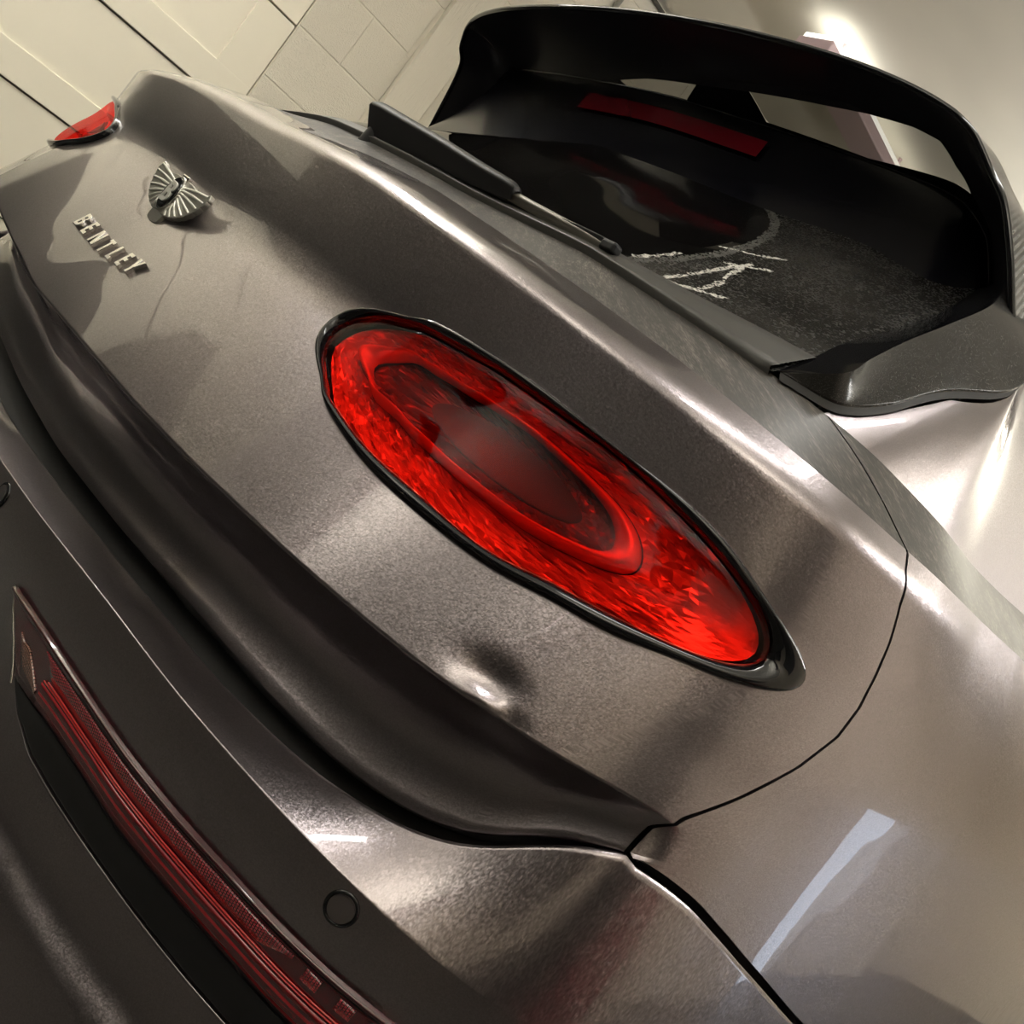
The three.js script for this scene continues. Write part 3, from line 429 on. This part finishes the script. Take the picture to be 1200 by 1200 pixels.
// ---- roof, side glass, screen, nose and wheels further forward (beyond the picture)
{
  const top = (s, u) => upper(s * u, u < 13.5 ? .30 : .36, 0), zs = u => S(u, 1)[2];
  part('roof', gridGeo(seq(-1, 1, 40).map(t => seq(0, 1, 16).map(k => [t * lerp(.69, .60, k * k), 1.705 - .075 * t * t * t * t + .03 * Math.sin(Math.PI * k), lerp(-1.0, -2.75, k)]))), M.paint);
  for (const s of [1, -1]) {
    part('side_glass', gridGeo(seq(s > 0 ? 12.5 : 15.5, 24.2, 40).map(u => { const a = top(s, u), z = a[2], k = clamp((-z - 1) / 1.75, 0, 1), y1 = z > -1 ? lerp(1.45, 1.63, clamp((-z - .45) / .55, 0, 1)) : z > -2.75 ? 1.635 : lerp(1.635, a[1], clamp((-z - 2.75) / 1.0, 0, 1)); return seq(0, 1, 8).map(q => [lerp(a[0], s * lerp(.69, .60, k * k), q), lerp(a[1], y1, q), z]); })), M.gloss);
    for (const [z, y] of ARCH) {
      const g = new THREE.Group(); g.name = 'wheel'; car.add(g); g.position.set(s * .86, y, z);
      part('tyre', new THREE.LatheGeometry([[.27, -.13], [.34, -.13], [.365, -.11], [.37, -.06], [.37, .06], [.365, .11], [.34, .13], [.27, .13]].map(q => new THREE.Vector2(...q)), 48).rotateZ(Math.PI / 2), M.satin, g);
      part('rim', new THREE.LatheGeometry([[.275, .12], [.262, .10], [.255, .03], [.262, -.10], [.275, -.12]].map(q => new THREE.Vector2(...q)), 48).rotateZ(Math.PI / 2), M.chromeDark, g);
      for (let k = 0; k < 10; k++) part('spoke', rbox(.03, .235, .035, .008, s * .085, .14, 0).rotateX(k * Math.PI / 5), M.chromeDark, g);
      part('hub', new THREE.CylinderGeometry(.05, .055, .05, 24).rotateZ(Math.PI / 2).translate(s * .09, 0, 0), M.chromeDark, g);
      part('arch_liner', new THREE.CylinderGeometry(.41, .41, .34, 40, 1, true, -Math.PI * .25, Math.PI * 1.5).rotateZ(Math.PI / 2).translate(-s * .06, 0, 0), M.gap, g);
      part('arch_lip', new THREE.TorusGeometry(.388, .012, 8, 60, Math.PI * 1.1).rotateZ(-.05 * Math.PI).rotateY(Math.PI / 2).translate(s * .125, 0, 0), M.paint, g);
    }
  }
  part('windscreen', gridGeo(seq(-1, 1, 24).map(t => seq(0, 1, 10).map(k => [t * lerp(.60, .72, k), lerp(1.63 + .075 * (1 - t ** 4), 1.17, k), lerp(-2.75, -3.75 + .15 * t * t, k)]))), M.gloss);
  part('bonnet', gridGeo(seq(-1, 1, 24).map(t => seq(0, 1, 12).map(k => [t * lerp(.93, .80, k), lerp(1.19, 1.06, k * k) - .03 * t * t, lerp(-3.55, -4.85, k)]))), M.paint);
  part('nose', gridGeo(seq(-1, 1, 24).map(t => seq(0, 1, 10).map(k => [t * .82, lerp(1.06, .28, k), -4.75 - .16 * Math.sqrt(Math.max(0, 1 - t * t)) * Math.sin(Math.PI * (.35 + .5 * k))]))), M.paint);
  part('underbody', box(1.7, .04, 4.5, 0, .34, -2.4), M.gap);
}
// ---- wiper
{
  const g = new THREE.Group(); g.name = 'rear_wiper'; car.add(g); g.userData.label = 'black rear wiper parked along the glass';
  const W = (x, w, h) => { const u = x <= .5 ? x * 10 : 5 + (x - .5) * 13; return upper(u, w, h); };
  const prof = [[.02, .012, .046, .020], [.04, .008, .046, .021], [.09, .006, .043, .020], [.2, .008, .038, .018], [.3, .010, .033, .017], [.36, .012, .029, .015], [.372, .013, .022, .013]];
  const arm = prof.map(([x, h0, h1, t]) => { const w = .012; const b = Math.min(.004, t / 3); return [W(x, w - t / 2, h0), W(x, w - t / 2, h1 - b), W(x, w - t / 2 + b, h1), W(x, w + t / 2 - b, h1), W(x, w + t / 2, h1 - b), W(x, w + t / 2, h0), W(x, w - t / 2, h0)]; });
  const fine = seq(0, arm.length - 1, 40).map(t => arm[0].map((_, j) => crom(arm.map(r => r[j]), t)));
  part('arm', gridGeo(fine), M.satin, g);
  part('arm_end', gridGeo([fine[0], fine[0].map(() => W(.02, .012, .03))]), M.satin, g);
  part('pivot', new THREE.CylinderGeometry(.016, .022, .05, 24).translate(...W(.03, .012, .0)), M.satin, g);
  const bl = seq(.36, .535, 12).map(x => { const w = .014, h = .018 - .008 * (x - .36) / .18; return [W(x, w - .005, h - .008), W(x, w - .005, h), W(x, w, h + .003), W(x, w + .005, h), W(x, w + .005, h - .008), W(x, w - .005, h - .008)]; });
  part('blade', gridGeo(bl), std({ name: 'wiper_metal', color: lin(.16, .15, .13), metalness: .6, roughness: .35 }), g, 'thin light edged wiper blade');
  part('rubber', gridGeo(seq(.30, .54, 12).map(x => [W(x, .010, .004), W(x, .012, .016), W(x, .016, .016), W(x, .016, .004)])), M.satin, g);
  part('blade_tip', new RoundedBoxGeometry(.022, .012, .014, 2, .004).translate(...W(.545, .014, .010)), M.satin, g);
}
// ---- badge and lettering on the tailgate
const font = await new FontLoader().loadAsync('fonts/droid/droid_sans_bold.typeface.json');
const fontS = await new FontLoader().loadAsync('fonts/droid/droid_sans_bold.typeface.json');
function onSkin(x, v, lift) {   // frame on the tailgate face at lateral x and row v
  const u = x * 10, p = S(u, v), n = V(...N(u, v)); if (n.z < 0) n.negate();
  const ex = V(1, 0, 0).addScaledVector(n, -n.x).normalize(), ey = new THREE.Vector3().crossVectors(n, ex);
  const m = new THREE.Matrix4().makeBasis(ex, ey, n); m.setPosition(p[0] + n.x * lift, p[1] + n.y * lift, p[2] + n.z * lift); return m;
}
{
  const word = new THREE.Group(); word.name = 'lettering'; car.add(word); word.userData.label = 'chrome capital letters spelling the maker on the tailgate';
  const T = 'BENTLEY', xs = [-.104, -.069, -.030, .008, .044, .080, .113];
  for (let i = 0; i < 7; i++) {
    const gm = new TextGeometry(T[i], { font, size: .0235, depth: .0035, curveSegments: 6, bevelEnabled: true, bevelThickness: .0009, bevelSize: .0007, bevelSegments: 2 });
    gm.computeBoundingBox(); const c = (gm.boundingBox.max.x + gm.boundingBox.min.x) / 2; gm.translate(-c, -.0118, 0); gm.scale(1.02, 1, 1);
    const v = lerp(4.225, 4.155, i / 6), m = mesh('letter', gm, M.chrome, word); m.applyMatrix4(onSkin(xs[i], v, .001));
  }
}
{
  const b = new THREE.Group(); b.name = 'badge'; car.add(b); b.userData.label = 'worn chrome winged badge with a black oval';
  { const p = S(-.32, 3.12); b.applyMatrix4(new THREE.Matrix4().makeBasis(V(1, 0, 0), V(0, 1, -.10).normalize(), V(0, .10, 1).normalize()).setPosition(p[0] + .018, p[1] - .006, p[2] + .014).multiply(new THREE.Matrix4().makeScale(1.1, .86, .6))); }
  const wing = s => {
    const sh = new THREE.Shape(); sh.moveTo(0, .026); sh.quadraticCurveTo(s * .02, .029, s * .034, .026); sh.quadraticCurveTo(s * .06, .020, s * .084, .031);
    const tips = [[.087, .022], [.083, .010], [.076, -.002], [.067, -.012], [.056, -.020], [.044, -.026], [.031, -.030], [.018, -.032]];
    let px = .084, py = .031; for (const [x, y] of tips) { sh.quadraticCurveTo(s * ((px + x) / 2 + .004), (py + y) / 2 - .001, s * x, y); px = x; py = y; }
    sh.lineTo(0, -.030); sh.closePath(); return sh;
  };
  for (const s of [-1, 1]) {
    const w = part('wing', new THREE.ExtrudeGeometry(wing(s), { depth: .008, bevelEnabled: true, bevelThickness: .0015, bevelSize: .001, bevelSegments: 2, curveSegments: 6 }), M.chromeDark, b);
    const tips = [[.083, .027], [.084, .016], [.079, .004], [.071, -.007], [.061, -.016], [.049, -.023], [.037, -.028], [.024, -.031]];
    tips.forEach(([x, y], i) => part('feather', tubeGeo([[s * (.016 + .001 * i), .017 - .0045 * i, .0095], [s * lerp(.016, x, .55), lerp(.017 - .0045 * i, y, .55) + .001, .0118], [s * x, y, .0095]], .0021, 6, 10), M.paleMetal, w));
  }
  const ov = (rx, ry, d, z) => { const e = new THREE.Shape(); e.absellipse(0, 0, rx, ry, 0, Math.PI * 2); return new THREE.ExtrudeGeometry(e, { depth: d, bevelEnabled: true, bevelThickness: .001, bevelSize: .001, bevelSegments: 2, curveSegments: 24 }).translate(0, 0, z); };
  part('oval_rim', ov(.0185, .0285, .006, .008), M.chrome, b);
  part('oval_field', ov(.0155, .0255, .002, .0145), M.gloss, b);
  const L = new TextGeometry('B', { font: fontS, size: .034, depth: .002, curveSegments: 8, bevelEnabled: true, bevelThickness: .0006, bevelSize: .0006, bevelSegments: 2 }); L.computeBoundingBox();
  const bb = L.boundingBox; L.translate(-(bb.max.x + bb.min.x) / 2, -(bb.max.y + bb.min.y) / 2, .0175); L.scale(.82, 1, 1);
  part('emblem_letter', L, M.paleMetal, b);
  const tail = new THREE.Shape(); tail.moveTo(-.014, -.020); tail.lineTo(.014, -.020); tail.quadraticCurveTo(.022, -.036, .016, -.046); tail.quadraticCurveTo(0, -.052, -.016, -.046); tail.quadraticCurveTo(-.022, -.036, -.014, -.020);
  part('tail_feather', new THREE.ExtrudeGeometry(tail, { depth: .007, bevelEnabled: true, bevelThickness: .0015, bevelSize: .001, bevelSegments: 2 }), M.chromeDark, b);
  part('crest', new RoundedBoxGeometry(.022, .008, .010, 2, .002).translate(0, .030, .007), M.chrome, b);
  part('backing', ov(.03, .026, .012, -.018), M.gap, b);
}

// ================================================================ THE GARAGE
const XL = -3.2, XR = 3.6, ZB = 4.6, ZF = -7.2, HC = 3.27;
const pn = tileNoise(512, 90), pn2 = tileNoise(512, 12);
const plaster = dataTex(512, 512, (x, y) => { const k = 226 + 22 * pn(x, y) + 14 * pn2(x, y) - 10; return [k, k, k]; }, { repeat: [.6, .6] });
const rough = dataTex(512, 512, (x, y) => { const k = 255 * (pn(x, y) * .6 + rnd() * .4); return [k, k, k]; }, { repeat: [1, 1] });
M.cream = std({ name: 'cream_door_paint', color: lin(.80, .755, .63), roughness: .45 });
M.block = std({ name: 'painted_block', color: lin(.70, .66, .56), roughness: .75, bumpMap: rough, bumpScale: .002 });
M.mortar = std({ name: 'mortar', color: lin(.72, .68, .57), roughness: .9 });
M.ceil = std({ name: 'ceiling_board', color: lin(.66, .625, .54), roughness: .85, map: plaster });
M.wall = std({ name: 'beige_wall', color: lin(.72, .64, .54), roughness: .8, map: plaster });
M.floor = std({ name: 'concrete_floor', color: lin(.045, .042, .037), roughness: .6, map: plaster });
M.dark = std({ name: 'charcoal_door', color: lin(.025, .026, .026), roughness: .5 });
M.edging = std({ name: 'pale_edging', color: lin(.5, .5, .47), roughness: .5 });
M.joint = std({ name: 'dark_joint', color: lin(.06, .055, .045), roughness: .9 });

struct('floor', 'grey concrete garage floor under the car', 'floor', box(XR - XL + .4, .1, ZB - ZF + .4, (XL + XR) / 2, -.05, (ZB + ZF) / 2), M.floor);
struct('ceiling', 'cream ceiling board above the spoiler', 'ceiling', box(XR - XL + .4, .1, ZB - ZF + .4, (XL + XR) / 2, HC + .05, (ZB + ZF) / 2), M.ceil);
// left wall: block wall with a panelled door set in it
{
  const w = struct('wall_left', 'cream painted block wall beside the panelled door', 'wall', box(.2, HC, 6.07, XL - .1 + .002, HC / 2, -4.17), M.mortar);
  const bh = .2575, bl = .47, g0 = .006;
  for (let r = 0; r < 13; r++) {
    const y0 = 1.87 - 7 * bh + r * bh; if (y0 > HC - .05) continue;
    for (let c = 0; c < 2; c++) {
      const off = r % 2 ? .24 : 0, z1 = -1.135 - (c ? bl * (c) - off + (off ? 0 : 0) : 0), z0 = Math.max(-1.625, c === 0 ? (-1.135 - (off || bl) ) : z1 - bl);
      const zz1 = c === 0 ? -1.135 : -1.135 - (off || bl); if (zz1 - z0 < .03 || zz1 <= -1.62) continue;
      const h = Math.min(bh, HC - y0);
      mesh('block', rbox(.02, h - g0, zz1 - z0 - g0, .003, XL - .004, y0 + h / 2, (zz1 + z0) / 2), M.block, w);
    }
  }
  for (let r = 0; r < 13; r++) for (let c = 0; c < 6; c++) {
    const y0 = 1.87 - 7 * bh + r * bh, off = r % 2 ? .24 : 0, z1 = Math.min(-1.84, -1.84 + off - c * bl), z0 = -1.84 + off - (c + 1) * bl; if (y0 > HC - .05 || z1 - z0 < .04) continue;
    const h = Math.min(bh, HC - y0);
    mesh('block', rbox(.02, h - g0, z1 - z0 - g0, .003, XL - .004, y0 + h / 2, (z1 + z0) / 2), M.block, w);
  }
  mesh('pilaster', rbox(.06, HC, .20, .004, XL + .012, HC / 2, -1.725), M.block, w);
  struct('trim_1', 'dark pipe along the top of the block wall', 'pipe', new THREE.CylinderGeometry(.012, .012, 5, 10).rotateX(Math.PI / 2).translate(XL + .03, HC - .03, -4.4), M.joint);
  struct('trim_2', 'grey conduit running up the block wall', 'conduit', new THREE.CylinderGeometry(.014, .014, HC, 10).translate(XL + .02, HC / 2, -2.33), std({ name: 'conduit_grey', color: lin(.28, .27, .23), roughness: .5 }));
  const d = new THREE.Group(); d.name = numbered('door_1'); d.userData = { kind: 'structure', label: 'cream panelled sectional garage door', category: 'door' }; scene.add(d);
  mesh('backing', box(.06, HC, 5.8, XL - .06, HC / 2, 1.77), std({ name: 'joint_shade', color: lin(.22, .2, .165), roughness: .9 }), d);
  for (let i = 0; i < 7; i++) {
    const y = .02 + i * .46, h = .452;
    const s = mesh('door_section', box(.02, h, 5.76, XL - .022, y + h / 2, 1.75), M.cream, d);
    mesh('rail', rbox(.016, .128, 5.76, .003, XL - .008, y + .064, 1.75), M.cream, s);
    for (const z of [-1.04, .02, 1.08, 2.14, 3.2, 4.26]) mesh('stile', rbox(.016, h, .18, .003, XL - .0085, y + h / 2, z), M.cream, s);
  }
}
// back wall with a dark panelled door, right wall with an open side door to daylight, front wall
{
  struct('wall_back', 'dark grey wall behind the photographer', 'wall', box(XR - XL + .4, HC, .2, (XL + XR) / 2, HC / 2, ZB + .1), std({ name: 'grey_wall', color: lin(.03, .03, .03), roughness: .8 }));
  const d = new THREE.Group(); d.name = numbered('door_2'); d.userData = { kind: 'structure', label: 'charcoal panelled garage door', category: 'door' }; scene.add(d);
  for (let i = 0; i < 5; i++) { const s = mesh('door_section', box(5.6, .51, .04, -.3, .27 + i * .52, ZB - .03), M.dark, d); for (let k = 0; k < 5; k++) { mesh('panel', rbox(.96, .36, .02, .004, -2.5 + k * 1.1, .27 + i * .52, ZB - .06), M.dark, s); for (const q of [-1, 1]) { mesh('edging', box(.98, .015, .012, -2.5 + k * 1.1, .27 + i * .52 + q * .18, ZB - .07), M.edging, s); } } if (i < 5) mesh('seal', box(5.6, .012, .02, -.3, .53 + i * .52, ZB - .045), M.edging, s); }
  struct('wall_front', 'beige wall in front of the car', 'wall', box(XR - XL + .4, HC, .2, (XL + XR) / 2, HC / 2, ZF - .1), M.wall);
  const wr = [box(.2, HC, 2.7, XR + .1, HC / 2, -5.95), box(.2, HC, ZB + 3.7, XR + .1, HC / 2, (ZB - 3.7) / 2), box(.2, HC - 1.3, .9, XR + .1, (HC + 1.3) / 2, -4.15)];
  struct('wall_right', 'beige wall with a low open hatch to daylight', 'wall', mergeGeometries(wr), M.wall);
}
// unseen dark cupboards added to darken the paint reflections; a red tool cabinet mirrored there
{
  const steel = std({ name: 'dark_steel', color: lin(.022, .023, .022), roughness: .45 }), red = std({ name: 'red_enamel', color: lin(.24, .016, .028), roughness: .3, clearcoat: .6 });
  const spots = [[XR - .26, 2.95, 0, 'added unseen dark cupboard across the car from the cream door, in the corner'], [XR - .26, .42, 0, 'added unseen dark cupboard nearest to the red tool cabinet'], [XL + .28, .9, Math.PI, 'low added dark cupboard, unseen, chest high, before the cream panelled door'], [XL + .28, 2.15, Math.PI, 'tall added dark cupboard, unseen, between the low one and the corner one'], [XL + .28, 3.4, Math.PI, 'added unseen dark cupboard in the corner between the cream and charcoal doors']];  // cupboards put in as dark shapes for the paint to mirror
  for (const [x, z, turn, label] of spots) {
    const g = thing('added_cupboard', label, 'cupboard', [x, 0, z], 'added dark cupboards along the walls'); g.rotation.y = turn; if (label.startsWith('low')) g.scale.y = .66;
    mesh('body', rbox(.5, 2.1, 1.2, .01, 0, 1.06, 0), steel, g);
    for (const s of [-1, 1]) { const d = mesh('door', rbox(.02, 1.98, .58, .006, -.262, 1.06, s * .297), steel, g); mesh('handle', rbox(.02, .16, .02, .004, -.28, 1.1, s * .05), M.chrome, d); }
    mesh('plinth', box(.44, .02, 1.1, 0, .01, 0), M.gap, g);
  }
  const t = thing('tool_cabinet', 'red enamelled tool cabinet with drawers', 'cabinet', [XR - .28, 0, -.62]);
  mesh('body', rbox(.5, .70, .7, .015, 0, .42, 0), red, t);
  for (let i = 0; i < 3; i++) { const d = mesh('drawer', rbox(.02, .17, .64, .005, -.262, .20 + i * .19, 0), red, t); mesh('handle', rbox(.015, .015, .5, .004, -.278, .26 + i * .19, 0), M.chrome, d); }
  for (const [x, z] of [[-.2, -.3], [.2, -.3], [-.2, .3], [.2, .3]]) mesh('castor', new THREE.CylinderGeometry(.04, .04, .03, 16).rotateX(Math.PI / 2).translate(x, .04, z), M.satin, t);
}
// ceiling lights: slim boxes, glowing above, some also below; the later ones are added fill lights
const lampBody = std({ name: 'lamp_housing', color: lin(.62, .47, .50), roughness: .5 });
const LC = lin(1, .988, .935);
function ceilingLight(x, z, len, w, drop, label, down, up, glow) {
  const g = thing('ceiling_light', label, 'light', [x, HC, z], 'ceiling lights');
  mesh('housing', rbox(w, .05, len, .008, 0, -drop, 0), lampBody, g);
  for (const s of [-1, 1]) mesh('hanger', box(.015, drop, .015, 0, -drop / 2, s * len * .35), lampBody, g);
  const e = k => std({ name: 'lamp_diffuser', color: lin(.9, .9, .85), roughness: .4, emissive: LC, emissiveIntensity: k });
  mesh('upper_diffuser', rbox(w - .02, .03, len - .02, .008, 0, -drop + .038, 0), e(down ? 6 : .6), g);
  const u = new THREE.RectAreaLight(LC, up, w, len); u.position.set(0, -drop + .06, 0); u.rotation.set(Math.PI / 2, 0, 0); g.add(u);
  if (down) {
    mesh('lower_diffuser', rbox(w - .02, .02, len - .02, .006, 0, -drop - .033, 0), e(glow), g);
    const l = new THREE.RectAreaLight(LC, down, w, len); l.position.set(0, -drop - .05, 0); l.rotation.set(-Math.PI / 2, 0, 0); g.add(l);
  }
}
ceilingLight(-1.98, -3.0, 1.1, .2, .13, 'slim ceiling light with a closed pinkish underside above the spoiler', 0, .4, 3);
ceilingLight(.65, -.1, 1.5, .12, .45, 'pendant strip light over the dented corner of the car', 1.5, 2.5, 6);
ceilingLight(-2.1, .6, 2.0, .12, .45, 'pendant strip light beside the cream panelled door', 8, 17, 3);
ceilingLight(-.7, 2.9, 2.4, .3, .9, 'added unseen uplight brightening the ceiling in front of the charcoal door', 0, 13, 0);  // added fill: lights the ceiling that the tailgate face mirrors
ceilingLight(2.2, 1.8, 2.4, .3, .9, 'added unseen uplight brightening the ceiling near the right wall', 0, 15, 0);  // added fill for the ceiling and upper right wall
ceilingLight(2.2, -2.4, 2.4, .12, .45, 'added unseen strip light brightening the right wall beside the car flank', 8, 10, 8);  // lamp added to lift the right wall and the flank
ceilingLight(-.2, -5.2, 2.4, .3, .9, 'added unseen uplight brightening the ceiling at the bonnet end of the car', 0, 34, 0);  // uplight added out of view to raise the ceiling brightness

renderer.render(scene, camera);
